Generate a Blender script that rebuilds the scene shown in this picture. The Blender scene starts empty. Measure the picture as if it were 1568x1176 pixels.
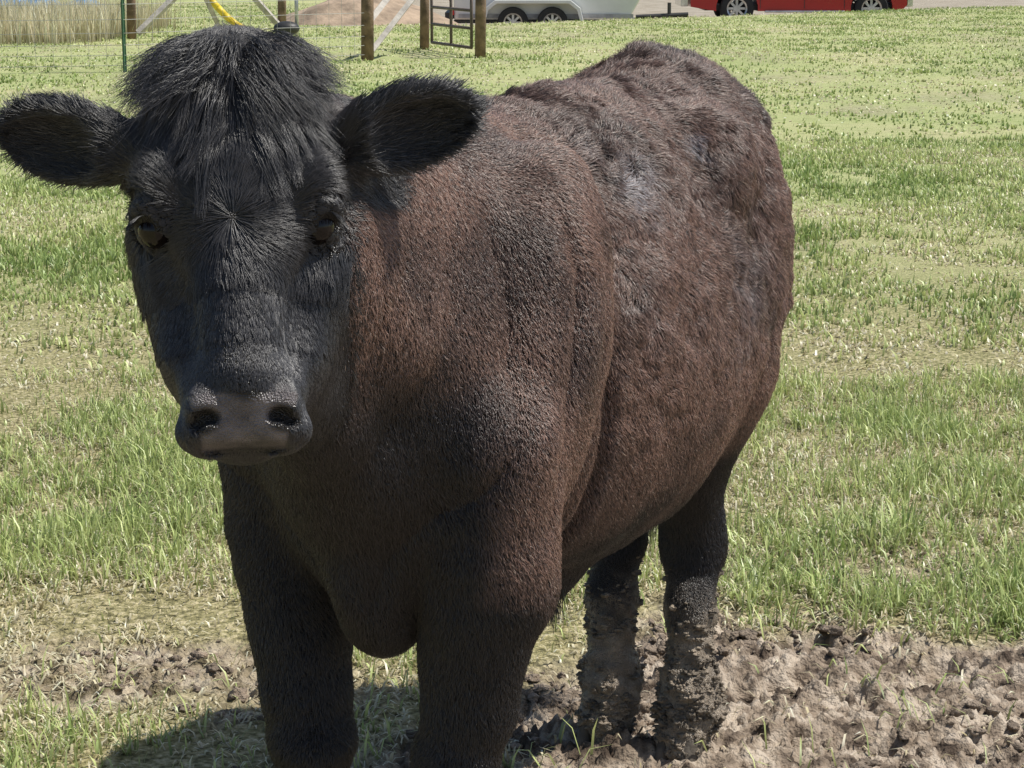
import bpy, bmesh, math, random, time
import numpy as np
from mathutils import Vector, Matrix, kdtree
T0=time.time()
rng=np.random.default_rng(7)
random.seed(7)
sc=bpy.context.scene
sc.view_settings.view_transform='Standard'
sc.view_settings.look='None'
sc.view_settings.exposure=0

# ------------------------------------------------------------ noise
def _hash(ix,iy,iz,seed):
    h=(ix.astype(np.int64)*374761393+iy.astype(np.int64)*668265263+iz.astype(np.int64)*2147483647+seed*974634777)&0xffffffff
    h=((h^(h>>13))*1274126177)&0xffffffff
    h=(h^(h>>16))&0xffffffff
    return (h/4294967295.0).astype(np.float32)
def vnoise(x,y,z=None,seed=0):
    if z is None: z=np.zeros_like(x)
    ix,iy,iz=np.floor(x),np.floor(y),np.floor(z)
    fx,fy,fz=x-ix,y-iy,z-iz
    fx=fx*fx*(3-2*fx);fy=fy*fy*(3-2*fy);fz=fz*fz*(3-2*fz)
    r=0
    for a in (0,1):
        wx=fx if a else 1-fx
        for b in (0,1):
            wy=fy if b else 1-fy
            for c in (0,1):
                wz=fz if c else 1-fz
                r=r+wx*wy*wz*_hash(ix+a,iy+b,iz+c,seed)
    return r*2-1
def fbm(x,y,z=None,o=4,seed=0):
    r=0;a=1.0;t=0
    if z is None: z=np.zeros_like(x)
    for i in range(o):
        r=r+a*vnoise(x,y,z,seed+i*17);t+=a;a*=.5
        x=x*2.03+3.1;y=y*2.03+1.7;z=z*2.03+.3
    return r/t
def sstep(e0,e1,x):
    t=np.clip((x-e0)/(e1-e0),0,1);return t*t*(3-2*t)
def nrm(v): return v/(np.linalg.norm(v,axis=-1,keepdims=True)+1e-9)

# ------------------------------------------------------------ mesh helper
def mk_mesh(name,verts,faces,smooth=True,mat=None):
    me=bpy.data.meshes.new(name)
    if not isinstance(faces,list): faces=[faces]
    faces=[f for f in faces if len(f)]
    nl=sum(f.size for f in faces);nf=sum(len(f) for f in faces)
    me.vertices.add(len(verts));me.vertices.foreach_set('co',np.asarray(verts,dtype=np.float32).ravel())
    me.loops.add(nl);me.polygons.add(nf)
    li=np.concatenate([f.ravel() for f in faces]).astype(np.int32)
    ls=[];s=0
    for f in faces:
        ls.append(s+np.arange(len(f))*f.shape[1]);s+=f.size
    me.loops.foreach_set('vertex_index',li)
    me.polygons.foreach_set('loop_start',np.concatenate(ls).astype(np.int32))
    me.polygons.foreach_set('use_smooth',np.full(nf,smooth))
    me.update(calc_edges=True);me.validate()
    if mat: me.materials.append(mat)
    ob=bpy.data.objects.new(name,me);sc.collection.objects.link(ob)
    return ob
def add_col(me,name,arr,domain='POINT'):
    at=me.attributes.new(name,'FLOAT_COLOR',domain)
    a=np.ones((len(arr),4),dtype=np.float32);a[:,:3]=arr
    at.data.foreach_set('color',a.ravel())

# ------------------------------------------------------------ materials
def newmat(name):
    m=bpy.data.materials.new(name);m.use_nodes=True
    nt=m.node_tree;b=nt.nodes['Principled BSDF'];return m,nt,b
def simple(name,col,rough=.6,metal=0,nscale=0,namt=.25,bump=0,bscale=40):
    m,nt,b=newmat(name);b.inputs['Roughness'].default_value=rough;b.inputs['Metallic'].default_value=metal
    tc=nt.nodes.new('ShaderNodeTexCoord')
    n=nt.nodes.new('ShaderNodeTexNoise');n.inputs['Scale'].default_value=nscale or 6;n.inputs['Detail'].default_value=6
    nt.links.new(tc.outputs['Object'],n.inputs['Vector'])
    r=nt.nodes.new('ShaderNodeValToRGB')
    r.color_ramp.elements[0].position=.3;r.color_ramp.elements[1].position=.7
    r.color_ramp.elements[0].color=[c*(1-namt) for c in col]+[1];r.color_ramp.elements[1].color=[min(1,c*(1+namt)) for c in col]+[1]
    nt.links.new(n.outputs['Fac'],r.inputs[0]);nt.links.new(r.outputs[0],b.inputs['Base Color'])
    if bump:
        n2=nt.nodes.new('ShaderNodeTexNoise');n2.inputs['Scale'].default_value=bscale;n2.inputs['Detail'].default_value=5
        nt.links.new(tc.outputs['Object'],n2.inputs['Vector'])
        bp=nt.nodes.new('ShaderNodeBump');bp.inputs['Strength'].default_value=bump;bp.inputs['Distance'].default_value=.02
        nt.links.new(n2.outputs['Fac'],bp.inputs['Height']);nt.links.new(bp.outputs[0],b.inputs['Normal'])
    return m
def attrmat(name,attr,rough=.6,spec=.5,transl=0,bump=None):
    m,nt,b=newmat(name);a=nt.nodes.new('ShaderNodeAttribute');a.attribute_name=attr
    nt.links.new(a.outputs['Color'],b.inputs['Base Color']);b.inputs['Roughness'].default_value=rough
    b.inputs['Specular IOR Level'].default_value=spec
    if bump:
        tc=nt.nodes.new('ShaderNodeTexCoord')
        n2=nt.nodes.new('ShaderNodeTexVoronoi' if bump[2] else 'ShaderNodeTexNoise');n2.inputs['Scale'].default_value=bump[0]
        nt.links.new(tc.outputs['Object'],n2.inputs['Vector'])
        n3=nt.nodes.new('ShaderNodeTexNoise');n3.inputs['Scale'].default_value=bump[0]*.25;n3.inputs['Detail'].default_value=4
        nt.links.new(tc.outputs['Object'],n3.inputs['Vector'])
        ad=nt.nodes.new('ShaderNodeMath');ad.operation='ADD';nt.links.new(n2.outputs[0],ad.inputs[0]);nt.links.new(n3.outputs[0],ad.inputs[1])
        bp=nt.nodes.new('ShaderNodeBump');bp.inputs['Strength'].default_value=bump[1];bp.inputs['Distance'].default_value=.004
        nt.links.new(ad.outputs[0],bp.inputs['Height']);nt.links.new(bp.outputs[0],b.inputs['Normal'])
    if transl:
        t=nt.nodes.new('ShaderNodeBsdfTranslucent');nt.links.new(a.outputs['Color'],t.inputs['Color'])
        mx=nt.nodes.new('ShaderNodeMixShader');mx.inputs[0].default_value=transl
        out=nt.nodes['Material Output']
        nt.links.new(b.outputs[0],mx.inputs[1]);nt.links.new(t.outputs[0],mx.inputs[2]);nt.links.new(mx.outputs[0],out.inputs[0])
    return m

# ------------------------------------------------------------ camera / light
cam=bpy.data.cameras.new('camera');camo=bpy.data.objects.new('camera',cam);sc.collection.objects.link(camo)
cam.sensor_width=36;cam.lens=75.8;cam.clip_end=2000;cam.clip_start=.05
camo.location=(0,0,1.5);camo.rotation_euler=(math.radians(90-11.53),0,0);sc.camera=camo
EL=math.radians(58);AZ=math.radians(88)
S=Vector((math.sin(AZ)*math.cos(EL),math.cos(AZ)*math.cos(EL),math.sin(EL)))
sun=bpy.data.lights.new('sun','SUN');sun.energy=5.0;sun.angle=math.radians(.5);sun.color=(1,.96,.89)
so=bpy.data.objects.new('sun',sun);sc.collection.objects.link(so);so.rotation_euler=S.to_track_quat('Z','Y').to_euler()
w=bpy.data.worlds.new('World');sc.world=w;w.use_nodes=True
bg=w.node_tree.nodes['Background'];sk=w.node_tree.nodes.new('ShaderNodeTexSky');sk.sky_type='NISHITA';sk.sun_disc=False
sk.sun_elevation=EL;sk.sun_rotation=AZ
w.node_tree.links.new(sk.outputs[0],bg.inputs[0]);bg.inputs[1].default_value=.095

# cow frame
F2=np.array([-.447,-.894,0.]);F2/=np.linalg.norm(F2);L2=np.array([-F2[1],F2[0],0.]);Z3=np.array([0,0,1.])
CO=np.array([.045,3.45,0.])
B=np.stack([F2,L2,Z3])
def w2l(p): return (np.asarray(p)-CO)@B.T
def l2w(p): return np.asarray(p)@B+CO
HIND=((1,-.46,.085),(-1,-.46,-.075))
FRONT=((1,.505,.112),(-1,.534,-.112))

# ------------------------------------------------------------ ground
def crest(x,y):
    return (y-41.0-.94*np.maximum(x+1,0))/1.37-60*sstep(-3.2,-5.0,x)
def mudmask(x,y):
    n=fbm(x*1.6,y*1.6,o=4,seed=3)*.35+fbm(x*7,y*7,o=3,seed=9)*.25
    yb=np.where(x<.4,4.0+(x)*1.72,4.69-.06*(x-.4))
    yb=np.where(x<-.0,3.90+x*.25,yb)
    m=sstep(-.16,.22,(yb-y)+n*1.0)*sstep(-.6,-.1,x+n*.2)
    m2=sstep(.38,.0,np.hypot((x+.85)/1.3,(y-4.25)/.5)*.55+n*.9)*.75
    m3=sstep(.38,.60,fbm(x*.9+4,y*.6,o=4,seed=31)+.1)*.4
    m4=sstep(.28,.50,fbm(x*3.1+7,y*2.3,o=3,seed=33))*sstep(7,5,y)*.6
    return np.clip(np.maximum(np.maximum(np.maximum(m,m2),m3),m4),0,1)
def gh(x,y):
    m=mudmask(x,y)
    z=.018*fbm(x*.9,y*.9,o=2,seed=5)+.010*fbm(x*6,y*6,o=2,seed=6)
    near=sstep(14,8,y)
    r=1-np.abs(fbm(x*19,y*19,o=3,seed=12))*2.4
    lump=np.abs(fbm(x*46,y*46,o=3,seed=13))
    pits=-sstep(.15,.45,fbm(x*10,y*10,o=4,seed=14))*.034
    z=z+m*near*(.020*fbm(x*11,y*11,o=5,seed=11)+.009*r+.034*lump+pits-.018)
    for s,fa,fl in HIND:
        c=l2w(np.array([fa+.03,fl,0]));dd=np.hypot(x-c[0],y-c[1])
        z=z+.035*np.exp(-(dd/.12)**2)*(1+.6*fbm(x*20,y*20,o=2,seed=15))
    s=crest(x,y)
    z=z-.4*sstep(.3,3.2,s)
    return z
def axis(lo,f0,f1,hi,fine,g):
    a=list(np.arange(f0,f1,fine));st=fine;v=f1
    while v<hi: a.append(v);st*=g;v+=st
    a.append(hi);st=fine;v=f0-fine;b=[]
    while v>lo: b.append(v);st*=g;v-=st
    b.append(lo);return np.array(b[::-1]+a)
gx=axis(-400,-1.4,1.5,400,.006,1.07);gy=axis(-60,3.5,5.0,900,.007,1.03)
GX,GY=np.meshgrid(gx,gy,indexing='ij')
fx,fy=GX.ravel(),GY.ravel()
gz=gh(fx,fy)
nx_,ny_=len(gx),len(gy)
I=np.arange(nx_*ny_).reshape(nx_,ny_)
q=np.stack([I[:-1,:-1],I[1:,:-1],I[1:,1:],I[:-1,1:]],-1).reshape(-1,4)
gm,nt,b=newmat('pasture_soil')
geo=nt.nodes.new('ShaderNodeNewGeometry')
def N(t,**k):
    n=nt.nodes.new(t)
    for a,v in k.items(): n.inputs[a].default_value=v
    return n
def noise(scale,det=8):
    n=N('ShaderNodeTexNoise',Scale=scale,Detail=det);nt.links.new(geo.outputs['Position'],n.inputs['Vector']);return n
def ramp(inp,stops):
    r=nt.nodes.new('ShaderNodeValToRGB');e=r.color_ramp.elements
    while len(e)<len(stops): e.new(.5)
    for i,(p,c) in enumerate(stops): e[i].position=p;e[i].color=tuple(c)+(1,)
    nt.links.new(inp,r.inputs[0]);return r
def mix(f,a,bb):
    m=nt.nodes.new('ShaderNodeMix');m.data_type='RGBA'
    if isinstance(f,float): m.inputs[0].default_value=f
    else: nt.links.new(f,m.inputs[0])
    nt.links.new(a,m.inputs[6]);nt.links.new(bb,m.inputs[7]);return m.outputs[2]
att=N('ShaderNodeAttribute');att.attribute_name='zone'
sep=nt.nodes.new('ShaderNodeSeparateColor');nt.links.new(att.outputs['Color'],sep.inputs[0])
mudc=ramp(noise(13,14).outputs[0],[(.36,(.08,.058,.042)),(.47,(.30,.235,.175)),(.62,(.54,.455,.36))])
thatch=ramp(noise(60).outputs[0],[(.32,(.10,.092,.04)),(.5,(.33,.295,.14)),(.68,(.60,.52,.32))])
farn=ramp(noise(9).outputs[0],[(.3,(.28,.33,.12)),(.5,(.42,.46,.20)),(.72,(.54,.53,.28))])
farl=ramp(noise(.5,10).outputs[0],[(.35,(.32,.38,.14)),(.5,(.44,.47,.21)),(.65,(.57,.52,.29))])
far1=mix(.5,farn.outputs[0],farl.outputs[0])
grav=ramp(noise(2).outputs[0],[(.3,(.30,.255,.19)),(.7,(.46,.41,.33))])
c=mix(sep.outputs[1],thatch.outputs[0],far1)
c=mix(sep.outputs[0],c,mudc.outputs[0])
c=mix(sep.outputs[2],c,grav.outputs[0])
nt.links.new(c,b.inputs['Base Color']);b.inputs['Roughness'].default_value=.9;b.inputs['Specular IOR Level'].default_value=.25
bp=nt.nodes.new('ShaderNodeBump');bp.inputs['Strength'].default_value=1.0;bp.inputs['Distance'].default_value=.014
nt.links.new(noise(110).outputs[0],bp.inputs['Height']);nt.links.new(bp.outputs[0],b.inputs['Normal'])
g=mk_mesh('pasture_ground',np.stack([fx,fy,gz],-1),q,True,gm)
zone=np.stack([mudmask(fx,fy),sstep(6,14,fy),sstep(.1,.8,crest(fx,fy))],-1)
add_col(g.data,'zone',zone)
print('ground',time.time()-T0)

def icos(sub=1):
    bpy.ops.mesh.primitive_ico_sphere_add(subdivisions=sub,radius=1)
    o=bpy.context.object;v=np.array([x.co[:] for x in o.data.vertices]);f=np.array([p.vertices[:] for p in o.data.polygons])
    bpy.data.objects.remove(o);return v,f
iv,if_=icos(3)
def clods(px,py,pz,sz):
    n=len(px)
    V=iv[None]*(1+.55*vnoise(iv[None,:,0]*1.5+px[:,None]*50,iv[None,:,1]*1.5+py[:,None]*50,iv[None,:,2]*1.5+50*pz[:,None])+.35*vnoise(iv[None,:,0]*4+px[:,None]*50,iv[None,:,1]*4+py[:,None]*50,iv[None,:,2]*4+50*pz[:,None],seed=4))[...,None]
    V=V*np.stack([sz*rng.uniform(.7,1.7,n),sz*rng.uniform(.7,1.7,n),sz*rng.uniform(.5,.9,n)],-1)[:,None,:]
    V=V+np.stack([px,py,pz],-1)[:,None,:]
    F=if_[None]+(np.arange(n)*len(iv))[:,None,None]
    return V.reshape(-1,3),F.reshape(-1,3)
n=5200
px=rng.uniform(-1.6,2.6,n*5);py=rng.uniform(3.0,5.6,n*5)
keep=rng.random(n*5)<mudmask(px,py)**2*np.clip(.45+1.8*fbm(px*4,py*4,o=2,seed=77),0,1);px=px[keep][:n];py=py[keep][:n]
sz=.0025+.013*rng.random(len(px))**3.0
V,F=clods(px,py,gh(px,py)+sz*.15,sz)
clodm=simple('mud_clod',(.27,.21,.155),.9,nscale=11,namt=.6,bump=1,bscale=120)
mk_mesh('mud_clods',V,F,True,clodm)

# ------------------------------------------------------------ grass
gmat=attrmat('grass_blade','tint',.40,.5,transl=.27)
def grass(name,y0,y1,n,hh,ww,margin=.7,strawf=.40,xlim=None,tall=False,per=9,tr=.02):
    nt_=n//per
    y=np.sqrt(rng.random(nt_)*((y1+2)**2-(y0+2)**2)+(y0+2)**2)-2
    x=rng.uniform(-1,1,nt_)*(.27*y+margin)
    if xlim: x=rng.uniform(xlim[0],xlim[1],nt_)
    ts=rng.random(nt_)
    y=np.repeat(y,per);x=np.repeat(x,per);ts=np.repeat(ts,per);n=len(x)
    az=rng.uniform(0,2*np.pi,n);rr=np.abs(rng.normal(0,1,n))*tr*(.5+ts)
    loose=rng.random(n)<.4;rr=np.where(loose,rr*4,rr)
    x=x+np.cos(az)*rr;y=y+np.sin(az)*rr;az=az+rng.normal(0,.7,n)
    d=fbm(x*3.2,y*3.2,o=3,seed=21)*.9+fbm(x*.7,y*.7,o=2,seed=22)*.3
    k=rng.random(n)<np.clip(.75+d*1.2,.10,1)
    mm=mudmask(x,y)
    if not tall:
        k&=rng.random(n)>mm*.97-.10*(ts>.8)
        k&=crest(x,y)<.5
    x,y,d,az,ts,loose,mm=x[k],y[k],d[k],az[k],ts[k],loose[k],mm[k];n=len(x)
    z=gh(x,y)-.003
    patch=fbm(x*.9+9,y*.9,o=4,seed=40)+.35*fbm(x*.22,y*.16,o=2,seed=41)
    dry=rng.random(n)<np.clip(strawf+patch*.8-d*.25+.15*loose+.5*mm*(ts<.8),.10,.96)
    L=hh*(.35+.55*rng.random(n)+.75*ts**2)*(1+.6*np.clip(d,-.6,.9))*np.where(dry,.7,1)
    if tall: dry[:]=True;L=hh*(.5+.7*rng.random(n))
    W=ww*(.6+.8*rng.random(n))
    lean=rng.uniform(.1,1.0,n)+np.where(dry,.6,0)+.3*mm
    if tall: lean=rng.uniform(.02,.4,n)
    dx,dy=np.cos(az),np.sin(az)
    a2=az+rng.uniform(.9,2.2,n);wx,wy=np.cos(a2)*W/2,np.sin(a2)*W/2
    base=np.stack([x,y,z],-1)
    l1=lean*.6;mid=base+np.stack([dx*np.sin(l1),dy*np.sin(l1),np.cos(l1)],-1)*(L*.55)[:,None]
    l2=np.minimum(lean*1.6,1.85);tip=mid+np.stack([dx*np.sin(l2),dy*np.sin(l2),np.cos(l2)],-1)*(L*.5)[:,None]
    wv=np.stack([wx,wy,0*wx],-1)
    V=np.stack([base-wv,base+wv,mid+wv*.8,mid-wv*.8,tip],1)
    o=(np.arange(n)*5)[:,None]
    Q=o+np.array([[0,1,2,3]]);Tt=o+np.array([[3,2,4]])
    g1=np.array([.27,.37,.11]);g2=np.array([.62,.68,.28]);s1=np.array([.54,.46,.26]);s2=np.array([.89,.82,.60])
    r=rng.random(n)[:,None]
    hue=np.clip(.52+patch*.9+rng.normal(0,.30,n)+.25*(ts-.5),0,1)[:,None]
    cg=g1*(1-hue)+g2*hue;cs=s1*(1-r)+s2*r
    c=np.where(dry[:,None],cs,cg)*(.70+.6*rng.random(n)[:,None])
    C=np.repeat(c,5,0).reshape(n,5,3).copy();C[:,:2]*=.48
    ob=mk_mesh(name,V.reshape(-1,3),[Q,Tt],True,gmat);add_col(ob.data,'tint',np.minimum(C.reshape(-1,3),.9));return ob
gr=bpy.data.objects.new('grass',None);sc.collection.objects.link(gr)
for o in (grass('near_blades',2.6,7.5,290000,.060,.0044,per=14,tr=.014),
          grass('mid_blades',7.5,17,220000,.047,.0088,1,per=6,tr=.04),
          grass('far_blades',17,56,230000,.040,.020,1.5,per=3,tr=.2),):
    o.parent=gr
dg=grass('dry_tall_grass',33,41,16000,.55,.014,xlim=(-11.5,-6.4),tall=True,per=8,tr=.1)
print('grass',time.time()-T0)

# ------------------------------------------------------------ COW
P0=np.array([-.335,2.60,1.375])
hd=np.array([.063,-.422,-.905]);hd/=np.linalg.norm(hd)
hs=np.array([1,0,0.])-hd[0]*hd;hs/=np.linalg.norm(hs)
hn=np.cross(hd,hs)
ph=math.radians(7);hn,hs=hn*math.cos(ph)+hs*math.sin(ph),hs*math.cos(ph)-hn*math.sin(ph)
HB=np.stack([hd,hs,hn])
HSC=np.array([.955,1,1])
def h2w(q): return (np.asarray(q)*HSC)@HB+P0
def w2h(p): return ((np.asarray(p)-P0)@HB.T)/HSC
def h2l(q): return w2l(h2w(q))
HR=HB@B.T
def headmask(q):
    h,s,n=q.T
    m=sstep(-.25,-.17,n)*sstep(-.16,-.08,h)*sstep(.60,.54,h)
    side=sstep(.150,.120,np.abs(s))
    side=np.maximum(side,sstep(.18,.15,h+.5*np.maximum(-n-.12,0))*sstep(-.14,-.05,h)*sstep(-.20,-.16,n))
    return m*side
prims=[]
def E(c,r,k=.06,R=np.eye(3),op='u'):
    prims.append(dict(t='E',c=np.array(c,float),r=np.array(r,float),R=R,k=k,op=op,bc=np.array(c,float),br=max(r)))
def Cn(p1,r1,p2,r2,k=.06,op='u'):
    p1=np.array(p1,float);p2=np.array(p2,float)
    prims.append(dict(t='C',a=p1,b=p2,r1=r1,r2=r2,k=k,op=op,bc=(p1+p2)/2,br=np.linalg.norm(p1-p2)/2+max(r1,r2)))
def EH(c,r,k=.03,op='u'): E(h2l(c),r,k,HR,op)
def CH(p1,r1,p2,r2,k=.03,op='u'): Cn(h2l(p1),r1,h2l(p2),r2,k,op)
# trunk
E((-.10,-.005,.85),(.60,.275,.365),.08)
E((-.15,-.01,1.03),(.62,.175,.235),.08)
E((-.53,-.025,1.01),(.26,.215,.29),.08)
E((-.66,-.02,1.13),(.12,.09,.11),.08)
for s in (1,-1):
    E((-.36,s*.155-.015,1.14),(.11,.075,.08),.08)
    E((-.54,s*.13-.020,.86),(.19,.100,.27),.06)
E((.40,0,1.09),(.26,.12,.185),.08)
E((.42,0,.84),(.26,.20,.28),.06)
E((.50,.01,.80),(.17,.150,.20),.07)
E((.53,.020,.645),(.13,.055,.14),.05)
for s in (1,-1):
    R=np.array([[.94,0,.34],[0,1,0],[-.34,0,.94]])
    E((.37,s*.155,.93),(.17,.11,.30),.030,R)
    Cn((.51,s*.152,.82),.115,(.48,s*.158,.62),.096,.030)
# neck
Cn((.42,0,1.06),.19,(.80,.01,1.205),.125,.08)
Cn((.50,0,.92),.195,(.84,.05,1.10),.12,.08)
Cn((.66,.03,.80),.06,(.92,.09,.98),.045,.08)
def leg(pts,k=.035):
    for (p,r),(q_,r2) in zip(pts[:-1],pts[1:]): Cn(p,r,q_,r2,k)
feet=[]
for s,fa,fl in FRONT:
    leg([((.50,s*.158,.66),.094),((fa-.01,fl*1.15,.42),.061),((fa,fl,.345),.059),((fa-.005,fl,.28),.043),((fa-.01,fl,.14),.039),((fa+.0,fl,.10),.045),((fa+.035,fl,.05),.042)],.020)
    feet.append((fa+.045,fl))
for s,fa,fl in HIND:
    leg([((-.50,s*.120-.020,.74),.120),((-.51,fl*1.1-.035,.58),.078),((fa-.10,fl-.035,.43),.052),((fa-.105,fl-.035,.38),.050),((fa-.06,fl-.02,.28),.040),((fa-.02,fl-.005,.14),.040),((fa-.01,fl,.10),.044),((fa+.02,fl,.05),.042)])
    feet.append((fa+.03,fl))
E((.02,.02,.49),(.09,.045,.05),.05)
leg([((-.74,-.02,1.20),.05),((-.82,-.03,1.10),.035),((-.80,-.06,.8),.022),((-.74,-.09,.56),.018)],.03)
# head
EH((.075,0,-.105),(.105,.100,.085),.05)
EH((.00,0,-.10),(.055,.075,.07),.04)
EH((.19,0,-.112),(.135,.104,.092),.05)
for s in (1,-1):
    EH((.168,s*.086,-.054),(.045,.032,.036),.026)
CH((.16,0,-.062),.056,(.40,0,-.050),.044,.026)
for s in (1,-1):
    CH((.20,s*.058,-.158),.066,(.36,s*.045,-.120),.050,.04)
    CH((.14,s*.055,-.21),.066,(.43,s*.02,-.125),.040,.05)
CH((.08,0,-.16),.09,(.10,0,-.26),.10,.06)
EH((.425,0,-.076),(.055,.070,.054),.03)
for s in (1,-1):
    EH((.468,s*.038,-.078),(.030,.042,.044),.020)
    EH((.446,s*.044,-.040),(.026,.022,.020),.013)
EH((.432,0,-.036),(.016,.035,.014),.012)
EH((.468,0,-.118),(.032,.050,.030),.012)
EH((.494,0,-.060),(.0045,.055,.028),.006,'s')
EH((.478,0,-.020),(.022,.0035,.012),.008,'s')
for s in (1,-1):
    EH((.207,s*.096,-.064),(.028,.025,.030),.012)
    EH((.190,s*.106,-.048),(.012,.020,.026),.012)
    EH((.214,s*.121,-.034),(.0095,.024,.028),.004,'s')
    EH((.250,s*.098,-.046),(.020,.018,.022),.02,'s')
    EH((.31,s*.080,-.050),(.060,.018,.018),.03,'s')
    EH((.461,s*.041,-.016),(.010,.017,.024),.006,'s')
    EH((.467,s*.055,-.022),(.008,.012,.024),.006,'s')
# ears
ears=[]
for s,cw,ax in ((1,(-.128,2.66,1.280),(.90,.22,.22)),(-1,(-.548,2.66,1.262),(-.90,.22,.12))):
    ax=np.array(ax);ax/=np.linalg.norm(ax)
    D=np.array([s*.10,-.90,-.30]);D-=D.dot(ax)*ax;D/=np.linalg.norm(D)
    Wd=np.cross(D,ax)
    Rw=np.stack([ax,Wd,D]);Rl=Rw@B.T
    cw=np.array(cw);ears.append((cw,Rw))
    cl=w2l(cw)
    E(cl,(.086,.053,.030),.012,Rl)
    Cn(cl,.03,w2l(cw+ax*.086-D*.01),.010,.02)
    Cn(h2l((.10,s*.085,-.12)),.04,w2l(cw-ax*.06-D*.0),.030,.03)
    E(w2l(cw+D*.020+ax*.008),(.072,.042,.038),.008,Rl,'s')

def evalgrid(org,A,h,shape):
    f=np.full(shape,.3,np.float32)
    for p in prims:
        rad=p['br']+p['k']+.03
        cg=((p['bc']-org)@A.T)/h
        lo=np.maximum(np.floor(cg-rad/h).astype(int),0);hi=np.minimum(np.ceil(cg+rad/h).astype(int)+1,shape)
        if np.any(hi<=lo): continue
        i=[np.arange(lo[a],hi[a],dtype=np.float32)*h for a in range(3)]
        G=np.meshgrid(*i,indexing='ij',sparse=True)
        X=[G[0]*A[0,c]+G[1]*A[1,c]+G[2]*A[2,c]+org[c] for c in range(3)]
        if p['t']=='E':
            d=[X[c]-p['c'][c] for c in range(3)];R=p['R'];r=p['r']
            u=[(R[a,0]*d[0]+R[a,1]*d[1]+R[a,2]*d[2])/r[a] for a in range(3)]
            k0=np.sqrt(u[0]**2+u[1]**2+u[2]**2)+1e-6
            k1=np.sqrt((u[0]/r[0])**2+(u[1]/r[1])**2+(u[2]/r[2])**2)+1e-6
            dd=k0*(k0-1)/k1
        else:
            ba=p['b']-p['a'];l2=ba.dot(ba)
            pa=[X[c]-p['a'][c] for c in range(3)]
            t=np.clip((pa[0]*ba[0]+pa[1]*ba[1]+pa[2]*ba[2])/l2,0,1)
            dd=np.sqrt(sum((pa[c]-t*ba[c])**2 for c in range(3)))-(p['r1']+(p['r2']-p['r1'])*t)
        sl=tuple(slice(lo[a],hi[a]) for a in range(3));g_=f[sl];k=p['k']
        if p['op']=='u':
            hh=np.maximum(k-np.abs(g_-dd),0)/k;f[sl]=np.minimum(g_,dd)-hh*hh*k*.25
        else:
            dd=-dd;hh=np.maximum(k-np.abs(g_-dd),0)/k;f[sl]=np.maximum(g_,dd)+hh*hh*k*.25
    return f
def snets(f):
    ins=f<0
    s=np.zeros([d-1 for d in f.shape],np.uint8)
    cs=[(a,b_,c) for a in (0,1) for b_ in (0,1) for c in (0,1)]
    for a,b_,c in cs: s+=ins[a:f.shape[0]-1+a,b_:f.shape[1]-1+b_,c:f.shape[2]-1+c]
    act=(s>0)&(s<8);idx=np.argwhere(act);vid=np.full(s.shape,-1,np.int32);vid[act]=np.arange(len(idx))
    acc=np.zeros((len(idx),3));cnt=np.zeros(len(idx))
    for a in cs:
        for ax in range(3):
            if a[ax]: continue
            b_=list(a);b_[ax]=1
            fa=f[idx[:,0]+a[0],idx[:,1]+a[1],idx[:,2]+a[2]];fb=f[idx[:,0]+b_[0],idx[:,1]+b_[1],idx[:,2]+b_[2]]
            m=(fa<0)!=(fb<0);t=np.where(m,fa/np.where(m,fa-fb,1),0)
            p=np.tile(np.array(a,float),(len(idx),1));p[:,ax]+=t
            acc+=p*m[:,None];cnt+=m
    V=idx+acc/cnt[:,None];Q=[]
    for ax in range(3):
        o1,o2=(ax+1)%3,(ax+2)%3
        sa=[slice(1,-1)]*3;sb=[slice(1,-1)]*3;sa[ax]=slice(0,-1);sb[ax]=slice(1,None)
        A_=ins[tuple(sa)];B_=ins[tuple(sb)];e=np.argwhere(A_!=B_)
        flip=~A_[tuple(e.T)]
        c=e.copy();c[:,o1]+=1;c[:,o2]+=1
        def cell(d1,d2):
            cc=c.copy();cc[:,o1]+=d1;cc[:,o2]+=d2;return vid[cc[:,0],cc[:,1],cc[:,2]]
        qd=np.stack([cell(-1,-1),cell(0,-1),cell(0,0),cell(-1,0)],-1)
        qd[flip]=qd[flip][:,::-1];Q.append(qd)
    return V,np.concatenate(Q)
hb=.008;orgb=np.array([-1.0,-.42,-.02]);shb=(int(2.35/hb),int(.84/hb),int(1.5/hb))
fb_=evalgrid(orgb,np.eye(3),hb,shb);Vb,Qb=snets(fb_);Vb=Vb*hb+orgb
hh_=.0032;hlo=np.array([-.13,-.33,-.27]);hhi=np.array([.56,.33,.05])
shh=tuple(((hhi-hlo)/hh_).astype(int));orgh=h2l(hlo)
fh_=evalgrid(orgh,HR,hh_,shh);Vh,Qh=snets(fh_);Vh=(Vh*hh_)@HR+orgh
Vb=l2w(Vb);Vh=l2w(Vh)
cb=w2h(Vb[Qb].mean(1));inb=np.all((cb>hlo+.022)&(cb<hhi-.004),axis=1);Qb=Qb[~inb]
print('sdf',time.time()-T0,len(Vb),len(Vh))
V=np.concatenate([Vb,Vh]);Q=np.concatenate([Qb,Qh+len(Vb)])
tmp=mk_mesh('tmp',V,Q)
nr=np.zeros(len(V)*3,np.float32);tmp.data.vertices.foreach_get('normal',nr);nr=nr.reshape(-1,3)
bpy.data.objects.remove(tmp)
PL=w2l(V);QH=w2h(V)
headw=headmask(QH)
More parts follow.
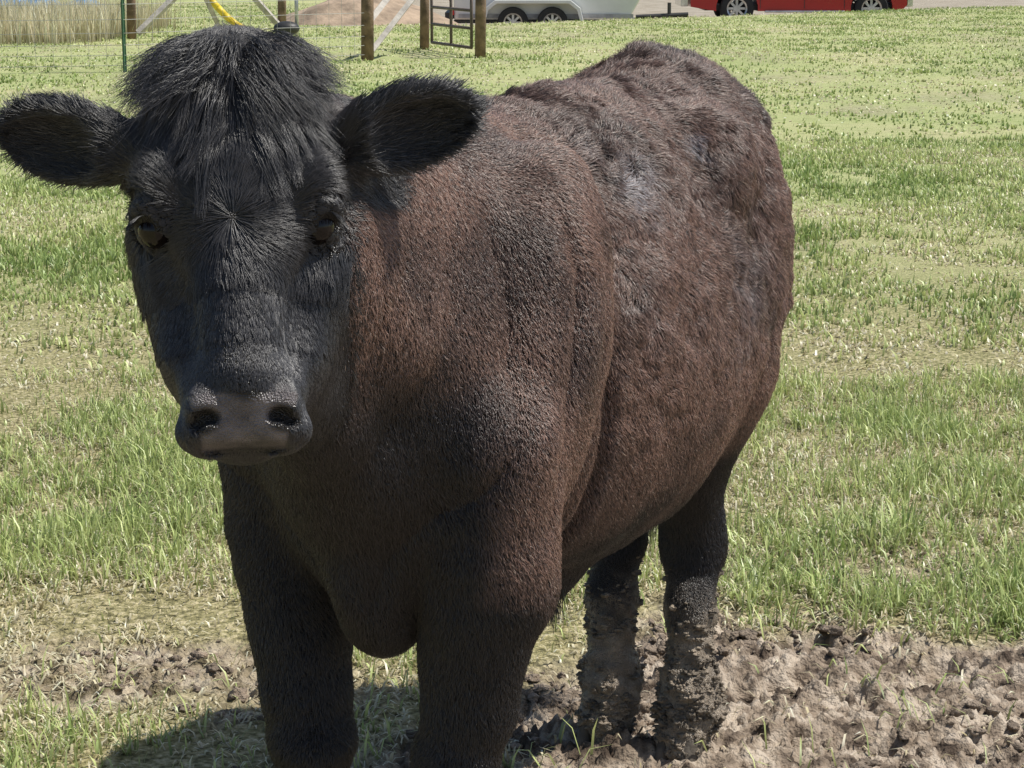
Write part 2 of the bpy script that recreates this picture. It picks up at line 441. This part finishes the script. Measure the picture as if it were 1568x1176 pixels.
def relief(PL,headw):
    a,l,z=PL.T
    neck=sstep(.26,.42,a)*(1-headw)*sstep(.50,.62,z)*sstep(1.2,1.05,z)
    ph=a*30+z*8+2.4*vnoise(a*5,l*3,z*4,seed=50)
    wr=(np.abs(np.sin(ph))**.6-.5)*.014*neck*np.clip(.6+vnoise(a*6,l*4,z*5,seed=49),0,1.3)
    lump=fbm(a*5,l*5,z*4,o=3,seed=51)*.012*(1-headw)*sstep(.3,.5,z)
    rough=sstep(.6,.85,z)*sstep(.35,.05,a)*(fbm(a*20,l*20,z*20,o=3,seed=57)*.012)
    mud=sstep(.36,.2,z)*(a<0)*(.009*np.abs(fbm(a*30,l*30,z*30,o=3,seed=52))*2+.003*vnoise(a*80,l*80,z*60,seed=53))
    leg_=sstep(.65,.5,z)*fbm(a*14,l*14,z*8,o=2,seed=54)*.005
    crease=-.018*np.exp(-((a-.215-.05*(z-.7))/.016)**2)*sstep(.98,.8,z)*sstep(.5,.6,z)
    return wr+lump+mud+leg_+rough+crease
V=V+nr*relief(PL,headw)[:,None]
pad=(sstep(.426,.440,QH[:,0]-.008*np.cos(QH[:,1]*60)+.006*fbm(QH[:,0]*40,QH[:,1]*40,o=2))*sstep(.064,.052,np.abs(QH[:,1])+.25*(QH[:,0]-.46)))*sstep(-.085,-.065,QH[:,2])*sstep(.498,.493,QH[:,0])
col=np.tile(np.array([.008,.007,.007]),(len(V),1))
bod=(1-headw)*sstep(.5,.75,PL[:,2])
col=col*(1-bod[:,None])+np.array([.022,.013,.010])*bod[:,None]
pinkn=fbm(V[:,0]*45,V[:,1]*45,V[:,2]*45,o=4)[:,None]
nost=np.zeros(len(V))
for s in (1,-1): nost=np.maximum(nost,sstep(.022,.013,np.linalg.norm((QH-np.array([.464,s*.048,-.036]))*np.array([1,.8,1]),axis=1)))
padc=np.array([.155,.137,.138])*(1+.9*pinkn)*(1-.95*nost[:,None])
col=col*(1-pad[:,None])+padc*pad[:,None]
mudw=sstep(.34,.22,PL[:,2]+.10*fbm(V[:,0]*20,V[:,1]*20,V[:,2]*20))*(PL[:,0]<0)
mudc_=np.array([.27,.22,.165])*(1+.8*fbm(V[:,0]*40,V[:,1]*40,V[:,2]*40,o=3,seed=3)[:,None])
col=col*(1-mudw[:,None])+mudc_*mudw[:,None]
cow=bpy.data.objects.new('black_cow',None);sc.collection.objects.link(cow)
body=mk_mesh('cow_body',V,Q,True,attrmat('cow_skin','tint',.33,.6,bump=(420,.7,True)))
add_col(body.data,'tint',col);body.parent=cow
nrm_=np.zeros(len(V)*3,np.float32);body.data.vertices.foreach_get('normal',nrm_);nr=nrm_.reshape(-1,3)
em,nt,b=newmat('cow_eye');b.inputs['Base Color'].default_value=(.008,.005,.004,1);b.inputs['Roughness'].default_value=.10;b.inputs['Specular IOR Level'].default_value=.4
for s in (1,-1):
    bpy.ops.mesh.primitive_uv_sphere_add(segments=32,ring_count=20,radius=.0225,location=h2w((.211,s*.0955,-.063)))
    o=bpy.context.object;o.name='eyeball';o.parent=cow;o.data.materials.append(em)
    for p in o.data.polygons:p.use_smooth=True
hm=simple('hoof',(.09,.074,.057),.75,nscale=40,namt=.5,bump=.5)
for fa,fl in feet:
    for s in (1,-1):
        bm=bmesh.new();rings=[]
        for zi,(z,rx,ry,oa) in enumerate([(-.01,.046,.024,.010),(.02,.043,.023,.006),(.05,.036,.022,-.006),(.075,.030,.021,-.016)]):
            ring=[]
            for t in range(14):
                an=2*math.pi*t/14
                ra=rx*(1.15 if math.cos(an)>0 else .8)
                pl=(fa+oa+ra*math.cos(an),fl+s*.023+ry*math.sin(an)*(1-.25*max(0,math.cos(an))),z)
                ring.append(bm.verts.new(l2w(pl)))
            rings.append(ring)
        for r1,r2 in zip(rings[:-1],rings[1:]):
            for t in range(14): bm.faces.new((r1[t],r1[(t+1)%14],r2[(t+1)%14],r2[t]))
        bm.faces.new(rings[0][::-1]);bm.faces.new(rings[-1])
        me=bpy.data.meshes.new('hoof');bm.to_mesh(me);me.materials.append(hm);o=bpy.data.objects.new('hoof',me);sc.collection.objects.link(o);o.parent=cow
        for p in me.polygons:p.use_smooth=True
print('cow mesh',time.time()-T0)

# ------------------------------------------------------------ fur
def hairmat(name,rough,spec=.4):
    m,nt,b=newmat(name)
    a=nt.nodes.new('ShaderNodeAttribute');a.attribute_name='tint'
    hi=nt.nodes.new('ShaderNodeHairInfo')
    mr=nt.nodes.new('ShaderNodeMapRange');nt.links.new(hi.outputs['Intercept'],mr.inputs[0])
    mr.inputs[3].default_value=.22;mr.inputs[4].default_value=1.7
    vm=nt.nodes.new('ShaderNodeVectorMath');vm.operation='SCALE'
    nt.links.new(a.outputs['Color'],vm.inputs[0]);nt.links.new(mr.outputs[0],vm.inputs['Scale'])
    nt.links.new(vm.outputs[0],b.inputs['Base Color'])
    b.inputs['Roughness'].default_value=rough;b.inputs['Specular IOR Level'].default_value=spec
    return m
def curves(name,P,rad,tint,mat):
    n,K=P.shape[:2]
    hc=bpy.data.hair_curves.new(name);hc.add_curves([K]*n)
    hc.attributes['position'].data.foreach_set('vector',P.astype(np.float32).ravel())
    ra=hc.attributes.get('radius') or hc.attributes.new('radius','FLOAT','POINT')
    ra.data.foreach_set('value',rad.astype(np.float32).ravel())
    at=hc.attributes.new('tint','FLOAT_COLOR','CURVE')
    a=np.ones((n,4),np.float32);a[:,:3]=tint;at.data.foreach_set('color',a.ravel())
    hc.materials.append(mat)
    o=bpy.data.objects.new(name,hc);sc.collection.objects.link(o);o.parent=cow;return o
tris=np.concatenate([Q[:,[0,1,2]],Q[:,[0,2,3]]])
e1=V[tris[:,1]]-V[tris[:,0]];e2=V[tris[:,2]]-V[tris[:,0]];area=np.linalg.norm(np.cross(e1,e2),axis=1)/2
ctr=V[tris].mean(1);ctl=w2l(ctr);cth=w2h(ctr)
vis=np.where((nr[tris[:,0]]*(np.array([0,0,1.5])-ctr)).sum(1)>-.25,1.0,.2)
hw=headmask(cth)
def sample(wt,n):
    p=area*wt;cdf=np.cumsum(p);cdf/=cdf[-1]
    t=np.searchsorted(cdf,rng.random(n));t=np.minimum(t,len(tris)-1)
    u=rng.random(n);v=rng.random(n);m=u+v>1;u[m]=1-u[m];v[m]=1-v[m]
    w0=(1-u-v)[:,None];u=u[:,None];v=v[:,None];tr=tris[t]
    P=V[tr[:,0]]*w0+V[tr[:,1]]*u+V[tr[:,2]]*v
    Nn=nrm(nr[tr[:,0]]*w0+nr[tr[:,1]]*u+nr[tr[:,2]]*v)
    return P,Nn
def clump(P,spacing,strength):
    n=len(P);m=max(50,int(n*spacing));ci=rng.choice(n,m,replace=False);kd=kdtree.KDTree(m)
    for i,c in enumerate(ci): kd.insert(P[c],i)
    kd.balance()
    out=np.empty((n,3))
    for i in range(n): out[i]=kd.find(P[i])[0]
    return (out-P)*strength
Pm,Nm=sample((ctl[:,0]<0)*(ctl[:,2]<.36)*(ctl[:,2]>.03)*(.15+sstep(.34,.1,ctl[:,2]))*(fbm(ctl[:,0]*12,ctl[:,1]*12,ctl[:,2]*12,o=2,seed=5)>-.15),1300)
szm=.002+.0055*rng.random(1300)**1.8
Vm,Fm=clods(Pm[:,0],Pm[:,1],Pm[:,2],szm)
om=mk_mesh('leg_mud',Vm,Fm,True,simple('leg_mud',(.27,.22,.165),.75,nscale=25,namt=.6,bump=1,bscale=130));om.parent=cow
BROWN=np.array([.205,.126,.096]);BLACK=np.array([.013,.0122,.013])
n=480000
P,Nn=sample(vis*(1-hw)*np.where((ctl[:,2]<.30),.5,1),n)
pl=w2l(P);a,l,z=pl.T
nl=Nn@B.T
top=sstep(.5,.95,nl[:,2])
d=np.stack([-.55-.6*top+.25*sstep(.3,.6,a),0*a,-1+.8*top],-1)
legm=sstep(.62,.5,z);d=d*(1-legm[:,None])+np.array([-.1,0,-1])*legm[:,None]
nz=np.stack([fbm(P[:,0]*11,P[:,1]*11,P[:,2]*11,o=2,seed=60+i) for i in range(3)],-1)
nz2=np.stack([vnoise(P[:,0]*40,P[:,1]*40,P[:,2]*40,seed=70+i) for i in range(3)],-1)
rn=fbm(P[:,0]*3,P[:,1]*3,P[:,2]*3,o=2,seed=66)
rough_=sstep(.70,.98,z)*sstep(.36,.05,a)*np.clip(.6+1.7*rn,.15,1)
d=d+nz@B.T*(.35+1.6*rough_)[:,None]+nz2*(.15+1.0*rough_)[:,None]
dw=nrm(d)@B+rng.normal(0,.18,(n,3))
dw=dw-(dw*Nn).sum(1,keepdims=True)*Nn;dw=nrm(dw)
Ln=(.010+.020*rough_+.005*rng.random(n))*(1+.3*nz[:,0])
Ln=np.where((a<0)&(z<.36),Ln*.5,Ln)
cl=clump(P,.022,1.0)*(.06+.84*rough_)[:,None]
t=np.linspace(0,1,4)[None,:,None]
lift=(.38+.3*rng.random(n)+.3*rough_)[:,None,None]
C=P[:,None]+Nn[:,None]*(Ln[:,None,None]*lift*(t*(1-.45*t)))-Nn[:,None]*.001+dw[:,None]*(Ln[:,None,None]*t)+cl[:,None]*t*t
C=C+rng.normal(0,.0008,C.shape)*t
rad=(.00055*np.ones(n))[:,None]*np.array([1,.9,.65,.15])[None]
blk=np.maximum(headmask(w2h(P)),sstep(.70,.52,z+.06*nz[:,1]))
chest=sstep(.40,.56,a+.4*np.maximum(0,.10-l))*sstep(1.06,.88,z+.03*nz[:,0])*sstep(.28,.17,l+.04*nz[:,1]+.35*np.maximum(z-.85,0))  # chest mask: black coat plus the shadow below the head, painted as tint
blk=np.clip(blk+.55*sstep(.1,.5,fbm(P[:,0]*4,P[:,1]*4,P[:,2]*4,o=3,seed=90))+.95*chest+.65*rough_*(1+.6*nz[:,2]),0,.97)[:,None]
tint=BROWN*(1-blk)+BLACK*blk
tint=tint*(.30+1.4*rng.random(n))[:,None]
gl=rng.random(n)<.04;tint[gl&(z>.6)&(chest<.3)]=np.array([.38,.29,.235])
shn=sstep(.3,.6,fbm(P[:,0]*7,P[:,1]*7,P[:,2]*7,o=3,seed=95))*rough_*.4  # pale grey-blue flank patches: coat sheen painted into the hair tint
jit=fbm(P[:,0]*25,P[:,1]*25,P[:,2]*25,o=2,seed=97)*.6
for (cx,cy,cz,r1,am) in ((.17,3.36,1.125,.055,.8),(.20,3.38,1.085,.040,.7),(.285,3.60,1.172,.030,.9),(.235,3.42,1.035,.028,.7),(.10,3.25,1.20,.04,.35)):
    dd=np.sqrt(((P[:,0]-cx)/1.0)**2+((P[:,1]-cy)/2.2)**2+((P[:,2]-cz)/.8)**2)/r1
    shn=np.maximum(shn,am*sstep(1.2,.3,dd+jit))
sheen=(shn*(rng.random(n)<.75))[:,None]
tint=tint*(1-sheen)+np.array([.32,.305,.32])*sheen
mw=(sstep(.34,.24,z+.10*nz[:,0])*(a<0)*.8)[:,None]
tint=tint*(1-mw)+np.array([.27,.22,.165])*mw
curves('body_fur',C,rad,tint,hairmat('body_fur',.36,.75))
print('fur',time.time()-T0)
# --- head fur
n=190000
whorl=np.array([.215,-.005])
padt=(cth[:,0]>.430)&(np.abs(cth[:,1])+.25*(cth[:,0]-.46)<.057)&(cth[:,2]>-.078)&(cth[:,0]<.496)
eye=np.zeros(len(ctr),bool)
for s in (1,-1): eye|=np.linalg.norm((cth-np.array([.213,s*.112,-.042]))*np.array([2.0,1,1]),axis=1)<.026
P,Nn=sample(vis*hw*(~padt)*(~eye),n)
qh=w2h(P);h,s_,nn=qh.T
ear=np.abs(s_)>.135
d=np.stack([h-whorl[0],(s_-whorl[1])*1.1,0*h],-1);rr=np.linalg.norm(d[:,:2],axis=1)
d=nrm(d)
far=sstep(.05,.16,rr)[:,None]*(h>whorl[0])[:,None]
d=d*(1-far)+np.array([1,0,-.3])*far+np.stack([0*h,0*h,-.6*sstep(-.06,-.14,nn)],-1)
up=(h<whorl[0])
d=np.where((up&(nn<-.1))[:,None],np.array([.3,0,-1.]),d)
dw=d@HB
inner=np.zeros(n,bool)
for s in (1,-1):
    m=ear&(np.sign(s_)==s);cw,Rw=ears[0 if s==1 else 1]
    rel=(P[m]-cw)@Rw.T
    loc=np.stack([.8+0*rel[:,0],.6*rel[:,1]/.05,-.2+0*rel[:,0]],-1)
    dw[m]=loc@Rw
    inner[m]=(Nn[m]@Rw[2]>.2)
nz=np.stack([fbm(P[:,0]*18,P[:,1]*18,P[:,2]*18,o=2,seed=80+i) for i in range(3)],-1)
dw=nrm(dw)+nz*.8*np.where(h>.3,.4,1)[:,None]+rng.normal(0,.12,(n,3))
dw=dw-(dw*Nn).sum(1,keepdims=True)*Nn*.95;dw=nrm(dw)
Ln=.011+.006*rng.random(n)
Ln=np.where((h>.36),.006,Ln);Ln=np.where((h<.28)&(nn>-.16)&~ear,.018+.015*rng.random(n),Ln)
Ln=np.where(ear,.008+.008*rng.random(n)**2+.016*(rng.random(n)<.08),Ln)
Ln=np.where((nn<-.14)&~ear,.014,Ln)
eyd=np.minimum(*[np.linalg.norm(qh-np.array([.211,s*.108,-.045]),axis=1) for s in (1,-1)])
Ln=np.where(eyd<.045,.006,Ln)
cl=clump(P,.022,1.0)*np.where(h>.36,.2,.75)[:,None]
lift=(.20+.20*rng.random(n))[:,None,None]+(.2*ear)[:,None,None]
C=P[:,None]+Nn[:,None]*(Ln[:,None,None]*lift*(t*(1-.45*t)))-Nn[:,None]*.0006+dw[:,None]*(Ln[:,None,None]*t)+cl[:,None]*t*t
rad=(.00045*np.ones(n))[:,None]*np.array([1,.9,.65,.15])[None]
tint=np.where(ear,1.2,2.0)[:,None]*BLACK*(.4+1.3*rng.random(n))[:,None]
brt=(sstep(.12,.02,h)*(~ear)*sstep(.0,.08,s_))[:,None]*.45
tint=tint*(1-brt)+BROWN*.45*brt
tint[inner&(rng.random(n)<.08)]=np.array([.09,.085,.085])
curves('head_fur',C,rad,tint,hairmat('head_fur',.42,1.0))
for s in (1,-1):
    m=60;u=rng.uniform(-1,1,m)
    q0=np.stack([.202+.004*u**2,s*(.114-.006*u),-.040+.018*u],-1)
    dirq=np.stack([.1+.3*rng.random(m),s*(.8+0*u),.45+.4*u],-1);dirq=nrm(dirq)
    tt=np.linspace(0,1,5)[None,:,None]
    Cq=q0[:,None]+dirq[:,None]*.015*tt+np.array([.008,0,0])*tt**2
    curves('eyelashes',h2w(Cq),np.full(m,.0005)[:,None]*np.linspace(1,.2,5)[None],np.tile(BLACK,(m,1)),bpy.data.materials['head_fur'])
def lock(name,n,wt,Lmin,Lmax,csp,cs,spread,lift0,noise_):
    P,Nn=sample(wt,n)
    qh=w2h(P);h,s_,nn=qh.T
    K=9;t=np.linspace(0,1,K)[None,:,None]
    cln=clump(P,csp,1.0);cen=P+cln
    qc=w2h(cen);sd=qc[:,1]/.09
    lr=.5+.5*vnoise(cen[:,0]*90,cen[:,1]*90,cen[:,2]*90,seed=9)
    L=(Lmin+(Lmax-Lmin)*(.75*lr+.25*rng.random(n)))*(1-.5*np.abs(sd))
    ddir=np.stack([1.0+0*h-.2*np.abs(sd),sd*spread+.45*vnoise(cen[:,0]*60,cen[:,1]*60,cen[:,2]*60,seed=5),.02+0*h+.18*vnoise(cen[:,0]*70,cen[:,1]*70,cen[:,2]*70,seed=6)],-1)
    ddir=nrm(ddir)@HB
    outd=nrm(Nn+np.array([0,-.2,.4]))
    Lk=L[:,None,None]
    cu=nrm(rng.normal(0,1,(n,3)))*noise_
    bend=(vnoise(cen[:,0]*80,cen[:,1]*80,cen[:,2]*80,seed=12)[:,None,None]*hs[None,None])*.35
    C=P[:,None]+outd[:,None]*(Lk*lift0*np.sin(np.pi*.85*np.minimum(t*1.1,1))*(1-.45*t))+ddir[:,None]*(Lk*t**1.2)+cln[:,None]*cs*t
    C=C+cu[:,None]*t*t*Lk+bend*Lk*t*t
    hc_=w2h(C.reshape(-1,3));hc_[:,2]=np.maximum(hc_[:,2],np.where(hc_[:,0]>.05,-.016-2.2*np.maximum(np.abs(hc_[:,1])-.04,0)**1.3,-9));C=h2w(hc_).reshape(n,K,3)
    rad=(.00042*np.ones(n))[:,None]*np.linspace(1,.2,K)[None]
    curves(name,C,rad,BLACK*1.7*(.4+1.8*rng.random(n))[:,None],bpy.data.materials['forelock_hair'])
hairmat('forelock_hair',.40,1.0)
reg=(cth[:,0]<.115)*(np.abs(cth[:,1])<.088)*(cth[:,2]>-.13)*(cth[:,0]>-.07)*1.0
lock('forelock',17000,reg,.060,.135,.014,.72,.35,.19,.10)
lock('forelock_wisps',2600,(cth[:,0]<.05)*(np.abs(cth[:,1])<.09)*(cth[:,2]>-.15)*(cth[:,0]>-.07)*1.0,.05,.13,.04,.5,1.9,.40,.35)
def tuft(name,cl_,n,L,sp):
    r=rng.normal(0,sp,(n,3));P=l2w(np.array(cl_)+r*np.array([1,1,.4]))
    t=np.linspace(0,1,6)[None,:,None];Ls=(L*(.5+.6*rng.random(n)))[:,None,None]
    dr=nrm(np.array([0,0,-1.])+rng.normal(0,.16,(n,3)))
    C=P[:,None]+dr[:,None]*Ls*t;curves(name,C,np.full(n,.0006)[:,None]*np.linspace(1,.3,6)[None],np.tile(BLACK,(n,1)),bpy.data.materials['body_fur'])
tuft('sheath_hair',(.05,.04,.465),350,.06,.010)
tuft('tail_switch',(-.74,-.09,.58),1500,.24,.018)
print('hair done',time.time()-T0)

# ------------------------------------------------------------ background builders
def box(bm,c,s,rot=None):
    r=bmesh.ops.create_cube(bm,size=1);vs=r['verts']
    M=Matrix.Translation(c)@(rot.to_4x4() if rot else Matrix.Identity(4))@Matrix.Diagonal((*s,1))
    bmesh.ops.transform(bm,matrix=M,verts=vs);return vs
def beam(bm,p,q,r,seg=10,r2=None):
    p=Vector(p);q=Vector(q);d=q-p
    res=bmesh.ops.create_cone(bm,cap_ends=True,segments=seg,radius1=r,radius2=r if r2 is None else r2,depth=d.length)
    bmesh.ops.transform(bm,matrix=Matrix.Translation((p+q)/2)@d.to_track_quat('Z','Y').to_matrix().to_4x4(),verts=res['verts']);return res['verts']
def fin(bm,name,mat,parent=None,smooth=False,bev=0):
    me=bpy.data.meshes.new(name);bm.to_mesh(me);bm.free();me.materials.append(mat)
    o=bpy.data.objects.new(name,me);sc.collection.objects.link(o)
    if parent:o.parent=parent
    for p in me.polygons:p.use_smooth=smooth
    if bev:
        m=o.modifiers.new('b','BEVEL');m.width=bev;m.segments=3;m.limit_method='ANGLE'
    return o
def empty(n):
    o=bpy.data.objects.new(n,None);sc.collection.objects.link(o);return o
wood=simple('weathered_post',(.20,.135,.09),.9,nscale=8,namt=.45,bump=.6,bscale=30)
grey=simple('grey_wood',(.42,.39,.35),.9,nscale=8,namt=.3,bump=.5,bscale=30)
steel=simple('galvanised_wire',(.38,.38,.37),.45,metal=.7)
greenm=simple('green_post_paint',(.07,.16,.09),.6)
rust=simple('gate_pipe',(.13,.10,.09),.6,nscale=20)
fence=empty('wooden_fence')
posts=[(-6.1,35.0,.075,1.5),(-3.95,37.5,.075,1.5),(-1.90,28.6,.085,1.6),(-1.27,31.6,.07,1.5),(-.43,29.4,.075,1.6),(-9.5,34,.075,1.5)]
bm=bmesh.new()
for x,y,r,h in posts: beam(bm,(x,y,-.1),(x+.02,y,h),r,14,r*.93)
fin(bm,'posts',wood,fence,True)
bm=bmesh.new()
for p,q,r in (((-1.85,28.65,.12),(-.9,30.2,1.35),.05),((-1.88,28.75,.5),(-1.3,30.5,1.3),.055),((-6.0,35,.1),(-4.9,35.6,1.2),.06),((-4.9,36.6,1.3),(-3.98,37.4,.12),.06),((-5.2,36,1.0),(-4.9,36.8,.05),.05)):
    v=beam(bm,p,q,r,4)
fin(bm,'braces',grey,fence)
bm=bmesh.new()
def wire(p,q,zs,step):
    p=Vector(p);q=Vector(q)
    for z in zs: beam(bm,p+Vector((0,0,z)),q+Vector((0,0,z)),.0035,5)
    k=int((q-p).length/step)
    for i in range(k+1):
        c=p.lerp(q,i/k);beam(bm,c+Vector((0,0,zs[0])),c+Vector((0,0,zs[-1])),.0022,4)
zs=[.08,.2,.32,.46,.62,.8,1.0,1.2]
wire((-4.63,26,0),(-1.90,28.55,0),zs,.2);wire((-9.8,24.5,0),(-4.63,26,0),zs,.2)
fin(bm,'woven_wire',steel,fence)
bm=bmesh.new()
for x,y in ((-4.63,26),(-9.8,24.5)):
    box(bm,(x,y,.75),(.012,.045,1.7));box(bm,(x,y+.02,.75),(.045,.01,1.7))
    for i in range(14): box(bm,(x,y-.026,.2+i*.1),(.012,.012,.02))
fin(bm,'steel_t_posts',greenm,fence)
gate=empty('pipe_gate');bm=bmesh.new()
ga=Vector((-1.15,31.3,0));gb=Vector((-.55,29.65,0))
for z in (.12,.38,.62,.86,1.12): beam(bm,ga+Vector((0,0,z)),gb+Vector((0,0,z)),.022,10)
for c_ in (ga,gb,ga.lerp(gb,.5)): beam(bm,c_+Vector((0,0,.12)),c_+Vector((0,0,1.12)),.022,10)
fin(bm,'rails',rust,gate,True)
hy=empty('water_hydrant');bm=bmesh.new();beam(bm,(-3.35,34,0),(-3.35,34,1.1),.03,12);beam(bm,(-3.35,34,.95),(-3.1,34,.85),.02,10);fin(bm,'standpipe',simple('pipe_galv',(.5,.5,.5),.4,metal=.6),hy,True)
bm=bmesh.new();bmesh.ops.create_uvsphere(bm,u_segments=14,v_segments=10,radius=.16,matrix=Matrix.Translation((-3.5,33.9,.22))@Matrix.Diagonal((1.3,1,.7,1)));beam(bm,(-3.62,33.9,0),(-3.62,33.9,.2),.04);fin(bm,'float_valve_cover',simple('black_plastic',(.03,.03,.03),.5),hy,True)
bm=bmesh.new();res=bmesh.ops.create_grid(bm,x_segments=60,y_segments=60,size=1)
for v in res['verts']:
    r=math.hypot(v.co.x,v.co.y);x,y=v.co.x*2.2,v.co.y*2.2
    z=.85*max(0,1-r*1.05)**.8*(1+.3*float(fbm(np.array([x*1.2]),np.array([y*1.2]),o=4,seed=2)[0]))-.03
    v.co=Vector((x-2.9,y+42.8,z-.15))
fin(bm,'soil_pile',simple('soil',(.36,.27,.19),.95,nscale=3,namt=.4,bump=1,bscale=12),None,True)
bm=bmesh.new()
for i in range(8):
    t0,t1=i/8,(i+1)/8
    f=lambda t:Vector((-5.6+.9*t,38.3,.95*(1-t)**1.4+.05))
    v=beam(bm,f(t0),f(t1),.06,10)
fin(bm,'yellow_drain_pipe',simple('yellow_plastic',(.75,.55,.05),.45),None,True)
bm=bmesh.new();bmesh.ops.create_grid(bm,x_segments=50,y_segments=20,size=1)
for v in bm.verts:
    x,y=v.co.x*1.5,v.co.y*.8
    nz_=float(fbm(np.array([x*3]),np.array([y*3]),o=3,seed=8)[0]);e=max(0,1-max(abs(v.co.x),abs(v.co.y))**4)
    v.co=Vector((x-10.0,y+47,(.35+.25*nz_)*e))
fin(bm,'blue_tarp',simple('tarp_blue',(.12,.28,.5),.4),None,True)

tyre=simple('tyre',(.025,.025,.025),.85);rim=simple('rim',(.55,.55,.56),.3,metal=.8)
def wheel(parent,x,y,z,r,w_=.22):
    bm=bmesh.new()
    prof=[(r*.62,-w_/2),(r*.93,-w_/2),(r,-w_*.36),(r,w_*.36),(r*.93,w_/2),(r*.62,w_/2),(r*.58,w_*.2),(r*.58,-w_*.2)]
    sgm=36;rings=[[bm.verts.new((x+p*math.cos(2*math.pi*i/sgm),y+o,z+p*math.sin(2*math.pi*i/sgm))) for p,o in prof] for i in range(sgm)]
    for i in range(sgm):
        A_,B_=rings[i],rings[(i+1)%sgm]
        for j in range(len(prof)): bm.faces.new((A_[j],A_[(j+1)%len(prof)],B_[(j+1)%len(prof)],B_[j]))
    fin(bm,'tyre',tyre,parent,False)
    bm=bmesh.new();beam(bm,(x,y-w_*.22,z),(x,y+w_*.22,z),r*.18,16)
    for i in range(8):
        an=2*math.pi*i/8;box(bm,Vector((x+.38*r*math.cos(an),y,z+.38*r*math.sin(an))),(r*.5,w_*.3,r*.14),Matrix.Rotation(-an,3,'Y'))
    v=[bm.verts.new((x+q_*math.cos(2*math.pi*i/30),y+o,z+q_*math.sin(2*math.pi*i/30))) for i in range(30) for q_,o in ((r*.62,-w_*.42),(r*.52,-w_*.3))]
    for i in range(30): bm.faces.new((v[2*i],v[2*i+1],v[(2*i+3)%60],v[(2*i+2)%60]))
    fin(bm,'rim',rim,parent)
GZ=-.4
def extr(bm,outline,y0,y1):
    a_=[bm.verts.new((x,y0,z)) for x,z in outline];b_=[bm.verts.new((x,y1,z)) for x,z in outline]
    n_=len(outline);bm.faces.new(a_);bm.faces.new(b_[::-1])
    for i in range(n_): bm.faces.new((a_[(i+1)%n_],a_[i],b_[i],b_[(i+1)%n_]))
    bmesh.ops.recalc_face_normals(bm,faces=bm.faces)
tr=empty('horse_trailer');white=simple('white_aluminium',(.72,.72,.70),.35,nscale=2,namt=.08)
bm=bmesh.new();extr(bm,[(-1.2,GZ+.37),(2.4,GZ+.37),(2.65,GZ+.8),(2.65,GZ+2.0),(2.3,GZ+2.35),(-1.2,GZ+2.35)],45.05,46.9);fin(bm,'box_body',white,tr,False,.04)
bm=bmesh.new()
fo=[(-.62,.34),(-.55,.62),(-.35,.78),(1.2,.78),(1.4,.62),(1.47,.34),(1.40,.34),(1.33,.58),(1.16,.71),(-.31,.71),(-.48,.58),(-.55,.34)]
extr(bm,[(x,z+GZ) for x,z in fo],44.75,45.045);fin(bm,'fender',white,tr,False,.01)
bm=bmesh.new();box(bm,(.9,45.9,GZ+.33),(4.2,1.7,.06));beam(bm,(2.6,45.9,GZ+.4),(3.7,45.9,GZ+.45),.05);beam(bm,(3.3,45.9,GZ),(3.3,45.9,GZ+.7),.04)
box(bm,(-1.3,45.9,GZ+.45),(.16,1.8,.14));fin(bm,'chassis',simple('black_frame',(.03,.03,.03),.5),tr)
bm=bmesh.new()
for z in (.9,1.3,1.55,1.8): box(bm,(.7,45.04,GZ+z),(3.5,.012,.03))
box(bm,(.7,45.035,GZ+.45),(3.6,.015,.08));fin(bm,'side_trim',simple('trim_grey',(.35,.35,.36),.4),tr)
bm=bmesh.new();box(bm,(-1.22,45.02,GZ+.52),(.06,.05,.1));box(bm,(-1.28,45.3,GZ+.8),(.04,.15,.1));fin(bm,'tail_light',simple('red_lens',(.5,.02,.02),.25),tr)
for x in (.02,.83):
    for y in (44.9,46.9): wheel(tr,x,y,GZ+.32,.32,.2)
tk=empty('red_pickup_truck');red=simple('red_paint',(.42,.02,.02),.22,nscale=1,namt=.06)
r0=.40;xa,xb=5.35,8.55;z0=GZ+.34
def arch(cx):
    return [(cx+.5*math.cos(a_),GZ+r0+.5*math.sin(a_)) for a_ in np.linspace(-.12,math.pi+.12,14)][::-1]
out=[(4.25,z0+.1)]+[(4.85,z0)]+arch(xa)[0:]+arch(xb)+[(9.25,z0),(9.4,z0+.15),(9.4,GZ+.95),(9.2,GZ+1.08),(8.0,GZ+1.15),(7.35,GZ+1.75),(7.1,GZ+1.82),(5.95,GZ+1.82),(5.8,GZ+1.75),(5.7,GZ+1.2),(4.2,GZ+1.2)]
bm=bmesh.new();extr(bm,out,52,53.9);bmesh.ops.triangulate(bm,faces=[f for f in bm.faces if len(f.verts)>4]);fin(bm,'body',red,tk)
bm=bmesh.new();extr(bm,[(6.0,GZ+1.22),(7.75,GZ+1.2),(7.25,GZ+1.70),(6.02,GZ+1.72)],51.99,53.91);box(bm,(6.85,51.985,GZ+1.45),(.05,.012,.5));fin(bm,'windows',simple('glass_dark',(.02,.025,.03),.05),tk)
bm=bmesh.new();box(bm,(4.1,52.95,GZ+.55),(.18,1.85,.2));box(bm,(9.45,52.95,GZ+.55),(.16,1.9,.22));box(bm,(6.95,51.97,GZ+.33),(1.9,.1,.05));fin(bm,'bumpers',simple('chrome',(.6,.6,.6),.2,metal=.9),tk,False,.02)
bm=bmesh.new();box(bm,(6.9,52.95,GZ+.42),(4.6,1.5,.14));
for x in (5.9,6.95,7.9): box(bm,(x,51.995,GZ+.8),(.012,.008,.8))
fin(bm,'underbody',bpy.data.materials['black_frame'],tk)
for x in (xa,xb):
    for y in (52.1,53.8): wheel(tk,x,y,GZ+r0,r0,.26)
print('done',time.time()-T0)
